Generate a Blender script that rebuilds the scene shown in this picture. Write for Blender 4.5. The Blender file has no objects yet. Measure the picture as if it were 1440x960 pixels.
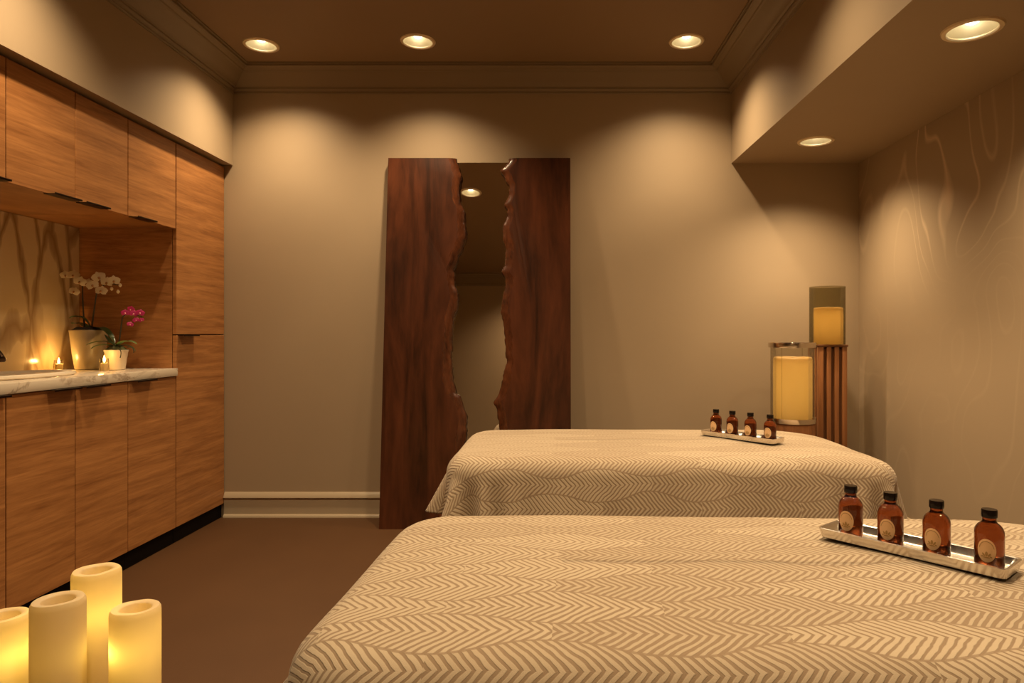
import bpy, bmesh, math, random
from mathutils import Vector, Matrix, noise
PI = math.pi
scn = bpy.context.scene
COL = scn.collection
random.seed(7)

# ------------------------------------------------------------------ camera
F = 945.0; VX = 783.0; VY = 470.0; HC = 1.08
def P(px, py, Y):
    return Vector(((px - VX) / F * Y, Y, HC + (VY - py) / F * Y))
cam_d = bpy.data.cameras.new('camera')
cam = bpy.data.objects.new('camera', cam_d); COL.objects.link(cam)
cam.location = (0, 0, HC); cam.rotation_euler = (PI / 2, 0, 0)
cam_d.sensor_width = 36; cam_d.lens = F / 1440 * 36
cam_d.shift_x = -(VX - 720) / 1440; cam_d.shift_y = -(480 - VY) / 1440
cam_d.clip_start = 0.02
scn.camera = cam

# ------------------------------------------------------------------ helpers
def finish(me, angle=35):
    for p in me.polygons: p.use_smooth = True
    me.set_sharp_from_angle(angle=math.radians(angle))

def obj(name, bm, mat, parent=None, angle=35, local=False):
    """link bm (world coordinates unless local) as one mesh object"""
    if parent is not None and not local:
        bmesh.ops.transform(bm, matrix=parent.matrix_basis.inverted(), verts=bm.verts)
    bmesh.ops.recalc_face_normals(bm, faces=bm.faces)
    me = bpy.data.meshes.new(name)
    bm.to_mesh(me); bm.free()
    finish(me, angle)
    if mat is not None: me.materials.append(mat)
    o = bpy.data.objects.new(name, me); COL.objects.link(o)
    if parent is not None: o.parent = parent
    return o

def thing(name, label, cat, loc=(0, 0, 0), rz=0, group=None):
    o = bpy.data.objects.new(name, None); COL.objects.link(o)
    o.location = loc; o.rotation_euler = (0, 0, rz); o.empty_display_size = .05
    o['label'] = label; o['category'] = cat
    if group: o['group'] = group
    o.matrix_basis = Matrix.Translation(Vector(loc)) @ Matrix.Rotation(rz, 4, 'Z')
    return o

def tag(o, label, cat, group=None):
    o['label'] = label; o['category'] = cat
    if group: o['group'] = group
    return o

def recenter(o, loc):
    """move the origin of a top-level mesh object to loc"""
    loc = Vector(loc)
    o.data.transform(Matrix.Translation(-loc)); o.location = loc
    return o

def struct(name, bm, mat, angle=35, label=None):
    o = obj(name, bm, mat, None, angle); o['kind'] = 'structure'
    if label: o['label'] = label
    return o

def dup(root, loc, rz, label, group=None):
    r = root.copy(); COL.objects.link(r)
    r.location = loc; r.rotation_euler = (0, 0, rz); r['label'] = label
    if group: r['group'] = group
    for ch in list(root.children):
        c = ch.copy(); COL.objects.link(c); c.parent = r
        for g in list(ch.children):
            d = g.copy(); COL.objects.link(d); d.parent = c
    return r

def bx(bm, a, b, bev=0, seg=2):
    a = Vector(a); b = Vector(b)
    lo = Vector([min(a[i], b[i]) for i in range(3)]); hi = Vector([max(a[i], b[i]) for i in range(3)])
    r = bmesh.ops.create_cube(bm, size=1)
    vs = r['verts']
    for v in vs:
        v.co = Vector([(lo[i] + hi[i]) / 2 + v.co[i] * (hi[i] - lo[i]) for i in range(3)])
    if bev > 0:
        es = list({e for v in vs for e in v.link_edges})
        bmesh.ops.bevel(bm, geom=es, offset=bev, segments=seg, affect='EDGES', profile=.5)
    return bm

def box(a, b, bev=0, seg=2):
    return bx(bmesh.new(), a, b, bev, seg)

def lathe(bm, prof, c=(0, 0, 0), seg=40, sx=1, sy=1, cap0=True, cap1=True):
    c = Vector(c); rings = []
    for r, z in prof:
        if r < 1e-6:
            rings.append([bm.verts.new(c + Vector((0, 0, z)))])
        else:
            rings.append([bm.verts.new(c + Vector((r * sx * math.cos(2 * PI * k / seg), r * sy * math.sin(2 * PI * k / seg), z))) for k in range(seg)])
    for a, b in zip(rings[:-1], rings[1:]):
        for k in range(seg):
            k2 = (k + 1) % seg
            if len(a) == 1 and len(b) == 1: continue
            if len(a) == 1: bm.faces.new((a[0], b[k], b[k2]))
            elif len(b) == 1: bm.faces.new((a[k], b[0], a[k2]))
            else: bm.faces.new((a[k], b[k], b[k2], a[k2]))
    if cap0 and len(rings[0]) > 1: bm.faces.new(rings[0])
    if cap1 and len(rings[-1]) > 1: bm.faces.new(rings[-1])
    return bm

def tube(bm, pts, r, seg=10, taper=None):
    pts = [Vector(p) for p in pts]; n = len(pts)
    rings = []; up = Vector((.13, .31, .94)).normalized()
    for i, p in enumerate(pts):
        d = (pts[min(i + 1, n - 1)] - pts[max(i - 1, 0)]).normalized()
        s = d.cross(up)
        if s.length < 1e-3: s = d.cross(Vector((1, 0, 0)))
        s.normalize(); t = s.cross(d)
        rr = r if taper is None else r + (taper - r) * i / (n - 1)
        rings.append([bm.verts.new(p + (s * math.cos(2 * PI * k / seg) + t * math.sin(2 * PI * k / seg)) * rr) for k in range(seg)])
    for a, b in zip(rings[:-1], rings[1:]):
        for k in range(seg):
            bm.faces.new((a[k], a[(k + 1) % seg], b[(k + 1) % seg], b[k]))
    bm.faces.new(rings[0]); bm.faces.new(rings[-1])
    return bm

def bez(p0, p1, p2, n=10):
    p0, p1, p2 = Vector(p0), Vector(p1), Vector(p2)
    return [p0 * (1 - t) ** 2 + p1 * 2 * t * (1 - t) + p2 * t * t for t in [i / n for i in range(n + 1)]]

# ------------------------------------------------------------------ materials
def mat(name, col=(.5, .5, .5), rough=.5, metal=0, spec=.5):
    m = bpy.data.materials.new(name); m.use_nodes = True
    b = m.node_tree.nodes['Principled BSDF']
    b.inputs['Base Color'].default_value = (*col, 1)
    b.inputs['Roughness'].default_value = rough
    b.inputs['Metallic'].default_value = metal
    b.inputs['Specular IOR Level'].default_value = spec
    return m

class N:
    """tiny node builder"""
    def __init__(s, m):
        s.m = m; s.t = m.node_tree; s.b = s.t.nodes.get('Principled BSDF'); s.out = s.t.nodes['Material Output']
    def new(s, typ, **kw):
        n = s.t.nodes.new(typ)
        for k, v in kw.items(): setattr(n, k, v)
        return n
    def l(s, a, b): s.t.links.new(a, b)
    def sock(s, inp, v):
        if hasattr(v, 'is_output') or isinstance(v, bpy.types.NodeSocket): s.l(v, inp)
        else: inp.default_value = v
    def math(s, op, a, b=None, c=None):
        n = s.new('ShaderNodeMath', operation=op)
        s.sock(n.inputs[0], a)
        if b is not None: s.sock(n.inputs[1], b)
        if c is not None: s.sock(n.inputs[2], c)
        return n.outputs[0]
    def coord(s, kind='Object', scale=(1, 1, 1), rnd=0):
        tc = s.new('ShaderNodeTexCoord')
        v = tc.outputs[kind]
        if rnd:
            oi = s.new('ShaderNodeObjectInfo')
            vm = s.new('ShaderNodeVectorMath', operation='ADD')
            k = s.math('MULTIPLY', oi.outputs['Random'], rnd)
            cx = s.new('ShaderNodeCombineXYZ'); s.l(k, cx.inputs[0]); s.l(k, cx.inputs[1]); s.l(k, cx.inputs[2])
            s.l(v, vm.inputs[0]); s.l(cx.outputs[0], vm.inputs[1]); v = vm.outputs[0]
        mp = s.new('ShaderNodeMapping'); mp.inputs['Scale'].default_value = scale
        s.l(v, mp.inputs['Vector'])
        return mp.outputs['Vector']
    def noise(s, vec, scale=5, detail=4, rough=.5, dist=0):
        n = s.new('ShaderNodeTexNoise')
        if vec is not None: s.l(vec, n.inputs['Vector'])
        n.inputs['Scale'].default_value = scale; n.inputs['Detail'].default_value = detail
        n.inputs['Roughness'].default_value = rough; n.inputs['Distortion'].default_value = dist
        return n.outputs['Fac']
    def ramp(s, fac, stops):
        r = s.new('ShaderNodeValToRGB'); e = r.color_ramp.elements
        while len(e) < len(stops): e.new(.5)
        for i, (p, c) in enumerate(stops):
            e[i].position = p; e[i].color = (*c, 1) if len(c) == 3 else c
        s.l(fac, r.inputs[0]); return r.outputs[0]
    def mix(s, fac, a, b):
        n = s.new('ShaderNodeMix', data_type='RGBA')
        s.sock(n.inputs[0], fac)
        for i, v in ((6, a), (7, b)):
            if isinstance(v, tuple): n.inputs[i].default_value = (*v, 1)
            else: s.l(v, n.inputs[i])
        return n.outputs[2]
    def bump(s, h, strength=.2, dist=.01):
        n = s.new('ShaderNodeBump'); n.inputs['Strength'].default_value = strength
        n.inputs['Distance'].default_value = dist
        s.l(h, n.inputs['Height']); s.l(n.outputs[0], s.b.inputs['Normal'])

WALLC = (.385, .295, .195)
def paint(name, col, rough=.55, bumpy=.05):
    m = mat(name, col, rough, 0, .3); n = N(m)
    v = n.coord(); f = n.noise(v, 2.2, 3)
    n.l(n.mix(f, tuple(c * .95 for c in col), tuple(c * 1.05 for c in col)), n.b.inputs['Base Color'])
    n.bump(n.noise(v, 60, 2), bumpy, .002)
    return m
M_wall = paint('taupe_paint', WALLC)
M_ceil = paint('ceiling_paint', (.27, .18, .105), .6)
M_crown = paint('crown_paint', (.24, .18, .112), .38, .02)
M_base = paint('baseboard_paint', (.44, .355, .245), .3, .0)

# right wall: raised wood-grain swirls in the plaster
M_grain = mat('grain_plaster', WALLC, .5, 0, .35); n = N(M_grain)
v = n.coord('Object', (1, 1.3, .75))
f = n.noise(v, 1.35, 1.6, .45, .35)
fr = n.math('FRACT', n.math('MULTIPLY', f, 15))
d = n.math('ABSOLUTE', n.math('SUBTRACT', fr, .5))
line = n.math('SMOOTH_MAX', n.math('SUBTRACT', 1, n.math('MULTIPLY', d, 9)), 0, .1)
msk = n.noise(n.coord('Object'), 1.3, 2, .5, 0)
msk = n.math('SMOOTH_MIN', n.math('SMOOTH_MAX', n.math('MULTIPLY', n.math('SUBTRACT', msk, .36), 4), 0, .1), 1, .1)
sz = n.new('ShaderNodeSeparateXYZ'); n.l(n.coord('Object'), sz.inputs[0])
hz = n.math('MINIMUM', n.math('MAXIMUM', n.math('MULTIPLY_ADD', sz.outputs[2], 2.6, -3.2), .12), 1)
line = n.math('MULTIPLY', n.math('MULTIPLY', line, msk), hz)
n.l(n.mix(n.math('MULTIPLY', line, .95), WALLC, tuple(min(1, c * 1.75) for c in WALLC)), n.b.inputs['Base Color'])
n.bump(line, .3, .004)

def wood(name, c1, c2, scale, rough=.4, rnd=7, dist=.6, sc=3.5, spec=.4, lo=.3, hi=.72):
    m = mat(name, c1, rough, 0, spec); n = N(m)
    v = n.coord('Object', scale, rnd)
    f1 = n.noise(v, sc, 8, .62, dist)
    f2 = n.noise(v, sc * 4.5, 4, .6, .2)
    f = n.math('ADD', n.math('MULTIPLY', f1, .72), n.math('MULTIPLY', f2, .28))
    n.l(n.ramp(f, [(lo, c1), (hi, c2)]), n.b.inputs['Base Color'])
    n.bump(f2, .08, .002)
    return m
M_cab = wood('cabinet_wood', (.245, .094, .027), (.53, .245, .082), (1, .55, 9), .42, lo=.33, hi=.68)
M_slab = wood('live_edge_wood', (.010, .004, .002), (.14, .042, .017), (3.2, 3.2, .42), .3, 3, 1.2, 2.0, .4, .3, .75)
M_edge = wood('bark_edge', (.02, .006, .0025), (.17, .052, .02), (7, 7, 2.5), .24, 3, .5, 3, .6)
M_post = wood('slat_wood', (.20, .08, .028), (.40, .17, .065), (9, 9, .6), .38, 5, .5, 3)
M_post_d = wood('slat_wood_dark', (.10, .04, .016), (.2, .085, .035), (9, 9, .6), .38, 5, .5, 3)
M_stool = wood('stool_wood', (.06, .028, .012), (.14, .06, .025), (6, .8, 6), .4)

M_floor = mat('brown_floor', (.1, .05, .021), .6, 0, .3); n = N(M_floor)
v = n.coord()
n.l(n.mix(n.noise(v, 3, 5, .6), (.068, .029, .0095), (.092, .041, .014)), n.b.inputs['Base Color'])
n.bump(n.noise(v, 350, 2), .15, .002)

M_marble = mat('marble', (.7, .6, .45), .18); n = N(M_marble)
v = n.coord('Object', (1.3, 1, 1.6))
w = n.noise(v, 3.2, 5, .6, 1.3)
d = n.math('ABSOLUTE', n.math('SUBTRACT', w, .5))
f = n.math('SMOOTH_MAX', n.math('SUBTRACT', 1, n.math('MULTIPLY', d, 26)), 0, .1)
f = n.math('MULTIPLY', f, n.noise(v, 5, 2))
n.l(n.mix(f, (.72, .63, .5), (.22, .12, .06)), n.b.inputs['Base Color'])

# splash panel: pale stone with tall branching brown veins
M_splash = mat('veined_panel', (.5, .37, .2), .2, 0, .5); n = N(M_splash)
tc = n.coord('Object', (0, 3.6, 1.15))
nz = n.new('ShaderNodeTexNoise'); n.l(tc, nz.inputs['Vector']); nz.inputs['Scale'].default_value = 2.2; nz.inputs['Detail'].default_value = 3
vm = n.new('ShaderNodeVectorMath', operation='MULTIPLY_ADD'); n.l(nz.outputs['Color'], vm.inputs[0]); vm.inputs[1].default_value = (0, .55, .35); n.l(tc, vm.inputs[2])
vo = n.new('ShaderNodeTexVoronoi', feature='DISTANCE_TO_EDGE'); n.l(vm.outputs[0], vo.inputs['Vector']); vo.inputs['Scale'].default_value = 1.55
wd = n.math('MULTIPLY_ADD', n.noise(n.coord('Object', (0, 2.5, 1.5)), 2.0, 2), .30, -.045)
f = n.math('DIVIDE', vo.outputs['Distance'], n.math('MAXIMUM', wd, .006))
f = n.math('SUBTRACT', 1, n.math('MINIMUM', f, 1))
f = n.math('POWER', f, .6)
base = n.mix(n.noise(n.coord('Object', (0, 3, 3)), 2, 4), (.56, .42, .23), (.66, .52, .31))
n.l(n.mix(n.math('MULTIPLY', f, .8), base, (.22, .12, .05)), n.b.inputs['Base Color'])

M_bronze = mat('dark_bronze', (.05, .03, .02), .35, 1)
M_black = mat('black_gap', (.006, .004, .003), .7, 0, .1)
M_gapw = mat('gap_shade_brown', (.05, .022, .01), .6, 0, .2)  # near-black brown: the shade of the door gaps as a colour
M_white = mat('sink_porcelain', (.75, .66, .52), .15)
M_mirror = mat('mirror_glass', (.78, .74, .68), .02, 1)
M_silver = mat('silver', (.72, .68, .62), .22, 1); n = N(M_silver); n.bump(n.noise(n.coord('Object'), 60, 2), .25, .002)
M_chrome = mat('polished_metal', (.7, .62, .52), .15, 1)
M_cap = mat('bottle_cap', (.008, .005, .004), .22, 0, .25)
M_label = mat('label_paper', (.88, .58, .31), .6); 
M_ink = mat('label_print', (.50, .29, .09), .6)
M_ink2 = mat('label_ring', (.42, .25, .10), .6)
M_amber = mat('amber_glass', (.21, .056, .017), .03); N(M_amber).b.inputs['Transmission Weight'].default_value = 1; N(M_amber).b.inputs['IOR'].default_value = 1.4
M_trim = mat('downlight_trim', (.9, .76, .52), .4, .5, .5)
M_refl = mat('downlight_cone', (.72, .62, .40), .3, .4)
def emis(name, col, s):
    m = mat(name, (0, 0, 0), .5); b = m.node_tree.nodes['Principled BSDF']
    b.inputs['Emission Color'].default_value = (*col, 1); b.inputs['Emission Strength'].default_value = s
    return m
M_lens = emis('lamp_glow', (1, .88, .66), 7)
M_flame = emis('flame_glow', (1, .62, .12), 25)

def wax(name, col, trans, mixf=.6):
    m = bpy.data.materials.new(name); m.use_nodes = True
    t = m.node_tree; t.nodes.remove(t.nodes['Principled BSDF'])
    n = N(m)
    d = n.new('ShaderNodeBsdfDiffuse'); d.inputs[0].default_value = (*col, 1)
    tr = n.new('ShaderNodeBsdfTranslucent'); tr.inputs[0].default_value = (*trans, 1)
    mx = n.new('ShaderNodeMixShader'); mx.inputs[0].default_value = mixf
    n.l(d.outputs[0], mx.inputs[1]); n.l(tr.outputs[0], mx.inputs[2])
    g = n.new('ShaderNodeBsdfGlossy'); g.inputs['Roughness'].default_value = .4
    mx2 = n.new('ShaderNodeMixShader'); mx2.inputs[0].default_value = .03
    n.l(mx.outputs[0], mx2.inputs[1]); n.l(g.outputs[0], mx2.inputs[2])
    n.l(mx2.outputs[0], n.out.inputs[0])
    return m
M_wax = wax('ivory_wax', (.82, .70, .50), (.95, .80, .38), .45)
M_wax2 = wax('amber_wax', (.70, .50, .24), (.92, .72, .38), .5)

def thin_glass(name, tint, refl=.12):
    m = bpy.data.materials.new(name); m.use_nodes = True
    t = m.node_tree; t.nodes.remove(t.nodes['Principled BSDF']); n = N(m)
    tr = n.new('ShaderNodeBsdfTransparent'); tr.inputs[0].default_value = (*tint, 1)
    g = n.new('ShaderNodeBsdfGlossy'); g.inputs['Roughness'].default_value = .03
    lw = n.new('ShaderNodeLayerWeight'); lw.inputs[0].default_value = .25
    mx = n.new('ShaderNodeMixShader'); n.l(n.math('MULTIPLY', lw.outputs['Fresnel'], refl * 4), mx.inputs[0])
    n.l(tr.outputs[0], mx.inputs[1]); n.l(g.outputs[0], mx.inputs[2]); n.l(mx.outputs[0], n.out.inputs[0])
    return m
M_smoke = thin_glass('smoked_glass', (.74, .72, .62), .1)
M_clear = thin_glass('clear_glass', (.93, .92, .88), .1)

M_pot = mat('cream_ceramic', (.33, .255, .15), .35)
M_pot2 = mat('white_ceramic', (.68, .56, .4), .4)
M_moss = mat('moss', (.10, .10, .03), .9); n = N(M_moss); n.bump(n.noise(n.coord('Object'), 120, 3), .8, .01)
M_bark = mat('dark_bark', (.02, .014, .008), .9); n = N(M_bark); n.bump(n.noise(n.coord('Object'), 90, 3), .8, .01)
M_leaf = mat('orchid_leaf', (.045, .07, .02), .35)
M_leaf2 = mat('orchid_leaf_light', (.10, .15, .05), .35)
M_stem = mat('orchid_stem', (.03, .025, .012), .5)
def petal(name, col):
    m = wax(name, col, col, .35); return m
M_wpetal = petal('white_petal', (.82, .72, .5))
M_ppetal = petal('pink_petal', (.55, .035, .17))
M_lip = mat('white_lip', (.35, .16, .06), .5)
M_plip = mat('pink_lip', (.7, .25, .3), .5)

# bedspread: woven leaf / herringbone pattern
M_spread = mat('leaf_bedspread', (.6, .45, .28), .75, 0, .25); n = N(M_spread)
uv = n.new('ShaderNodeTexCoord'); sp = n.new('ShaderNodeSeparateXYZ'); n.l(uv.outputs['UV'], sp.inputs[0])
u0, v0 = sp.outputs[0], sp.outputs[1]
wob = n.noise(uv.outputs['UV'], 3.0, 2)
v1 = n.math('MULTIPLY_ADD', n.math('SUBTRACT', wob, .5), .05, v0)
HH, LL = .088, .36
vv = n.math('DIVIDE', v1, HH)
sn = n.math('SINE', n.math('MULTIPLY', u0, 2 * PI / LL))
cs = n.math('COSINE', n.math('MULTIPLY', vv, PI))
vw = n.math('MULTIPLY_ADD', n.math('MULTIPLY', sn, cs), .24, vv)
row = n.math('FLOOR', vw)
w = n.math('FRACT', vw)
tri = n.math('ABSOLUTE', n.math('SUBTRACT', w, .5))          # .5 at the leaf edge
rib = n.math('ABSOLUTE', n.math('SUBTRACT', vv, n.math('ADD', row, .5)))   # true distance from the midrib
cell = n.math('FLOOR', n.math('ADD', n.math('DIVIDE', u0, LL), n.math('MULTIPLY_ADD', row, .5, .25)))
wn = n.new('ShaderNodeTexWhiteNoise', noise_dimensions='1D'); n.l(n.math('MULTIPLY_ADD', cell, 17.3, n.math('MULTIPLY', row, 3.7)), wn.inputs['W'])
s = n.math('ADD', n.math('DIVIDE', u0, .0165), n.math('MULTIPLY', rib, 4.9))
s = n.math('ADD', s, n.math('MULTIPLY', wn.outputs['Value'], 3))
s = n.math('ADD', s, n.math('MULTIPLY', n.noise(uv.outputs['UV'], 22, 2), .9))
tw = n.math('ABSOLUTE', n.math('SUBTRACT', n.math('FRACT', s), .5))   # 0..0.5
st = n.math('SMOOTH_MIN', n.math('SMOOTH_MAX', n.math('MULTIPLY', n.math('SUBTRACT', tw, n.math('MULTIPLY_ADD', wn.outputs['Value'], .10, .11)), 9), 0, .1), 1, .1)
edge = n.math('GREATER_THAN', tri, .465)
st2 = n.math('MULTIPLY', st, n.math('SUBTRACT', 1, n.math('MULTIPLY', edge, .8)))
weave = n.noise(n.coord('UV', (900, 900, 900)), 1, 1)
light = n.mix(weave, (.445, .36, .25), (.545, .445, .32))
dark = n.mix(weave, (.245, .172, .107), (.305, .22, .14))
tone = n.math('MULTIPLY', n.math('GREATER_THAN', wn.outputs['Value'], .5), .16)
light = n.mix(tone, light, dark)
n.l(n.mix(st2, dark, light), n.b.inputs['Base Color'])
n.bump(n.math('ADD', st2, n.math('MULTIPLY', weave, .3)), .45, .0025)
n.b.inputs['Sheen Weight'].default_value = .15

M_pad = mat('table_pad', (.6, .52, .4), .6)

# ------------------------------------------------------------------ room
YB = 3.98; YF = -.28; XL = -2.49; XR = 1.79; ZC = 2.63; XBK = -1.918; ZBK = 2.08; ZS = 2.093
def sofx(y): return 1.034 + (3.98 - y) * .0228       # soffit face, slightly out of square
struct('floor', box((XL - .1, YF - .1, -.1), (XR + .1, YB + .1, 0)), M_floor)
struct('wall_back', box((XL - .1, YB, 0), (XR + .1, YB + .1, ZC + .15)), M_wall)
struct('wall_front', box((XL - .1, YF - .1, 0), (XR + .1, YF, ZC + .15)), M_wall)
struct('wall_right', box((XR, YF, 0), (XR + .1, YB, ZC + .15)), M_grain)
b = box((XL - .1, YF, 0), (XL, YB, ZC + .15)); bx(b, (XL, YF, ZBK), (XBK, YB, ZC + .15))
struct('wall_left', b, M_wall)

def holed_slab(outline, holes, z0, z1, name, mat_):
    """a slab whose underside (z0) has round openings that run right through"""
    bm = bmesh.new(); es = []
    def loop(pts):
        vs = [bm.verts.new((x, y, z0)) for x, y in pts]
        es.extend(bm.edges.new((vs[i], vs[(i + 1) % len(vs)])) for i in range(len(vs)))
    loop(outline)
    for x, y, r in holes: loop([(x + r * math.cos(2 * PI * k / 32), y + r * math.sin(2 * PI * k / 32)) for k in range(32)])
    bmesh.ops.triangle_fill(bm, use_beauty=True, use_dissolve=False, edges=es)
    fs = list(bm.faces)
    r = bmesh.ops.extrude_face_region(bm, geom=fs)
    bmesh.ops.translate(bm, verts=[g for g in r['geom'] if isinstance(g, bmesh.types.BMVert)], vec=(0, 0, z1 - z0))
    return struct(name, bm, mat_, 30)

RO = .077
ML = [(-1.583, 3.60), (-.735, 3.555), (.686, 3.555), (-1.583, 2.28), (-.735, 2.28), (.66, 2.42), (-.28, .27), (.60, 1.38)]
SL = [(1.356, 3.52), (1.379, 2.231), (1.40, .95)]
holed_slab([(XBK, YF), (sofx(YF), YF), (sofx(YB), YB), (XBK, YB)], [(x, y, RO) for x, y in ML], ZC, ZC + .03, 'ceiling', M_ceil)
holed_slab([(sofx(YF) + .06, YF), (XR, YF), (XR, YB), (sofx(YB) + .06, YB)], [(x, y, RO) for x, y in SL], ZS, ZS + .03, 'ceiling_soffit', M_wall)
bm = bmesh.new()                                     # the vertical face of the soffit
pts = [(sofx(YF), YF), (sofx(YF) + .06, YF), (sofx(YB) + .06, YB), (sofx(YB), YB)]
lo = [bm.verts.new((x, y, ZS)) for x, y in pts]; hi = [bm.verts.new((x, y, ZC + .03)) for x, y in pts]
bm.faces.new(lo); bm.faces.new(hi)
for i in range(4): bm.faces.new((lo[i], lo[(i + 1) % 4], hi[(i + 1) % 4], hi[i]))
struct('wall_soffit', bm, M_wall)

# crown moulding swept round the upper ceiling (distance from wall, drop below ceiling)
prof = [(0, .128), (.008, .128), (.012, .122), (.010, .118), (.018, .114), (.024, .106), (.024, .098), (.034, .094), (.040, .086),
        (.060, .074), (.085, .052), (.105, .036), (.114, .034), (.118, .028), (.132, .024), (.140, .018), (.150, .018), (.150, .007), (.160, .007), (.160, 0)]
def crown(name, a, b_, na, nb):
    """run from a to b; na, nb are the mitre directions (per unit projection)"""
    bm = bmesh.new()
    r0 = [bm.verts.new((a[0] + na[0] * d, a[1] + na[1] * d, ZC - z)) for d, z in prof]
    r1 = [bm.verts.new((b_[0] + nb[0] * d, b_[1] + nb[1] * d, ZC - z)) for d, z in prof]
    for i in range(len(prof) - 1): bm.faces.new((r0[i], r1[i], r1[i + 1], r0[i + 1]))
    return struct(name, bm, M_crown, 25)
A_, B_, C_, D_ = (XBK, YB), (sofx(YB), YB), (sofx(YF), YF), (XBK, YF)
nA, nB, nC, nD = (1, -1), (-1, -1), (-1, 1), (1, 1)
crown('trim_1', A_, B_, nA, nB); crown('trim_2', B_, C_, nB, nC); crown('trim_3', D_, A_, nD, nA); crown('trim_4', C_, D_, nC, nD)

bp = [(0, 0), (.026, 0), (.026, .006), (.0235, .012), (.019, .017), (.013, .0195), (.013, .116), (.022, .1165), (.0215, .120), (.010, .140), (.005, .1465), (0, .148)]
def baseb(name, a, b_, nrm):
    bm = bmesh.new()
    r0 = [bm.verts.new((a[0] + nrm[0] * d, a[1] + nrm[1] * d, z)) for d, z in bp]
    r1 = [bm.verts.new((b_[0] + nrm[0] * d, b_[1] + nrm[1] * d, z)) for d, z in bp]
    for i in range(len(bp) - 1): bm.faces.new((r0[i], r1[i], r1[i + 1], r0[i + 1]))
    bm.faces.new(r0); bm.faces.new(r1)
    return struct(name, bm, M_base, 25)
baseb('baseboard_back', (-1.965, YB), (XR, YB), (0, -1))
baseb('baseboard_right', (XR, YF), (XR, YB), (-1, 0))

# ------------------------------------------------------------------ downlights
WARM = (1, .725, .425)
def downlight(x, y, z, label, group, watts):
    t = thing('recessed_downlight', label, 'ceiling light', (x, y, z), 0, group)
    ring = lathe(bmesh.new(), [(.0755, .004), (.0745, -.003), (.077, -.0075), (.081, -.0085), (.090, -.006), (.0935, -.0005), (.0935, 0), (.0775, 0)], (x, y, z), 48, cap0=False, cap1=False)
    obj('trim_ring', ring, M_trim, t)
    cone = lathe(bmesh.new(), [(.0755, .0), (.073, .012), (.062, .05), (.05, .075), (.048, .078)], (x, y, z), 40, cap0=False, cap1=False)
    obj('reflector', cone, M_refl, t)
    lens = lathe(bmesh.new(), [(.0, .016), (.010, .017), (.020, .022), (.026, .032), (.028, .045), (.026, .078)], (x, y, z), 32, cap0=False)
    obj('lamp_bulb', lens, M_lens, t)
    ld = bpy.data.lights.new('downlight_beam', 'SPOT'); ld.energy = watts; ld.color = WARM
    ld.spot_size = math.radians(127); ld.spot_blend = 1.0; ld.shadow_soft_size = .03
    lo_ = bpy.data.objects.new('downlight_beam', ld); COL.objects.link(lo_); lo_.parent = t; lo_.location = (0, 0, .010)
    return t
WM = 88
main_lab = ['round downlight at the left end of the back row, near the corner above the cabinets',
            'round downlight in the middle of the back row, above the left plank of the mirror',
            'round downlight at the right end of the back row, beside the soffit crown',
            'downlight above the middle of the cabinets', 'downlight in the second row, the one seen in the mirror',
            'downlight in the second row beside the soffit', 'downlight in the ceiling close to the wall behind the camera', 'downlight above the near treatment bed']
for i, ((x, y), lb) in enumerate(zip(ML, main_lab)):
    downlight(x, y, ZC, lb, 'downlights in the upper ceiling', WM * (.90, .90, .92, .95, 1, .66, .95, 1.45)[i])
for (x, y), wk, lb in zip(SL, (1.0, .75, .3), ['smaller-looking round downlight at the far end of the low soffit', 'large-looking round downlight at the near end of the low soffit', 'downlight in the soffit above the near bottles']):
    downlight(x, y, ZS, lb, 'downlights in the low soffit', WM * wk)

# ------------------------------------------------------------------ cabinets
XC = -1.967; XBACK = XL + .004; TD = .02
def door(parent, y0, y1, z0, z1, handle, hy=None, name='door'):
    """door slab, with an edge pull (top / bottom) as its sub-part"""
    g = .0022
    d = obj(name, box((XC - TD, y0 + g, z0), (XC, y1 - g, z1), .0015, 1), M_cab, parent)
    hz = z1 if handle == 'top' else z0
    h = bmesh.new(); s_ = 1 if handle == 'top' else -1
    bx(h, (XC - .012, hy, hz + s_ * .0005), (XC + .034, hy + .15, hz + s_ * .0035), .0008, 1)
    bx(h, (XC + .0315, hy, hz + s_ * .0035), (XC + .034, hy + .15, hz - s_ * .004), .0006, 1)
    ho = obj('handle', h, M_bronze, parent, 30)
    ho.parent = d
    return d
Y0, Y1, Y2, Y3, Y4, Y5 = 1.72, 2.40, 2.746, 3.083, 3.471, 3.976
def unit(name, label, cat, y0, y1, z0, z1, doors, grp):
    t = thing(name, label, cat, ((XBACK + XC) / 2, (y0 + y1) / 2, 0 if z0 < .5 else z0), 0, grp)
    c = box((XBACK, y0 + .001, z0), (XC - TD - .002, y1 - .001, z1))
    obj('carcass', c, M_cab, t)
    gap = box((XC - TD - .0019, y0 + .004, z0 + .003), (XC - TD - .0006, y1 - .004, z1 - .003))
    obj('gap_shade', gap, M_gapw, t)  # dark sheet behind the doors, paints the shade seen in their gaps
    if z0 < .5:
        obj('plinth', box((XBACK, y0 + .001, .0), (XC - .017, y1 - .001, z0 - .001)), M_black, t)
    for a in doors: door(t, *a)
    return t
ZD = .083; ZT = .862; ZU = 1.625; ZUT = 2.068
unit('base_cabinet', 'oak base cabinet cut by the left frame edge, under the sink end of the counter', 'cabinet', Y0, Y1, ZD, .864, [(Y0, 2.06, ZD, ZT, 'top', 1.88), (2.06, Y1, ZD, ZT, 'top', 2.235)], 'base cabinets under the marble counter')
unit('base_cabinet', 'two-door oak base cabinet behind the pillar candles, its pulls meeting in the middle', 'cabinet', Y1, Y3, ZD, .864, [(Y1, Y2, ZD, ZT, 'top', 2.59), (Y2, Y3, ZD, ZT, 'top', 2.765)], 'base cabinets under the marble counter')
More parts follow.
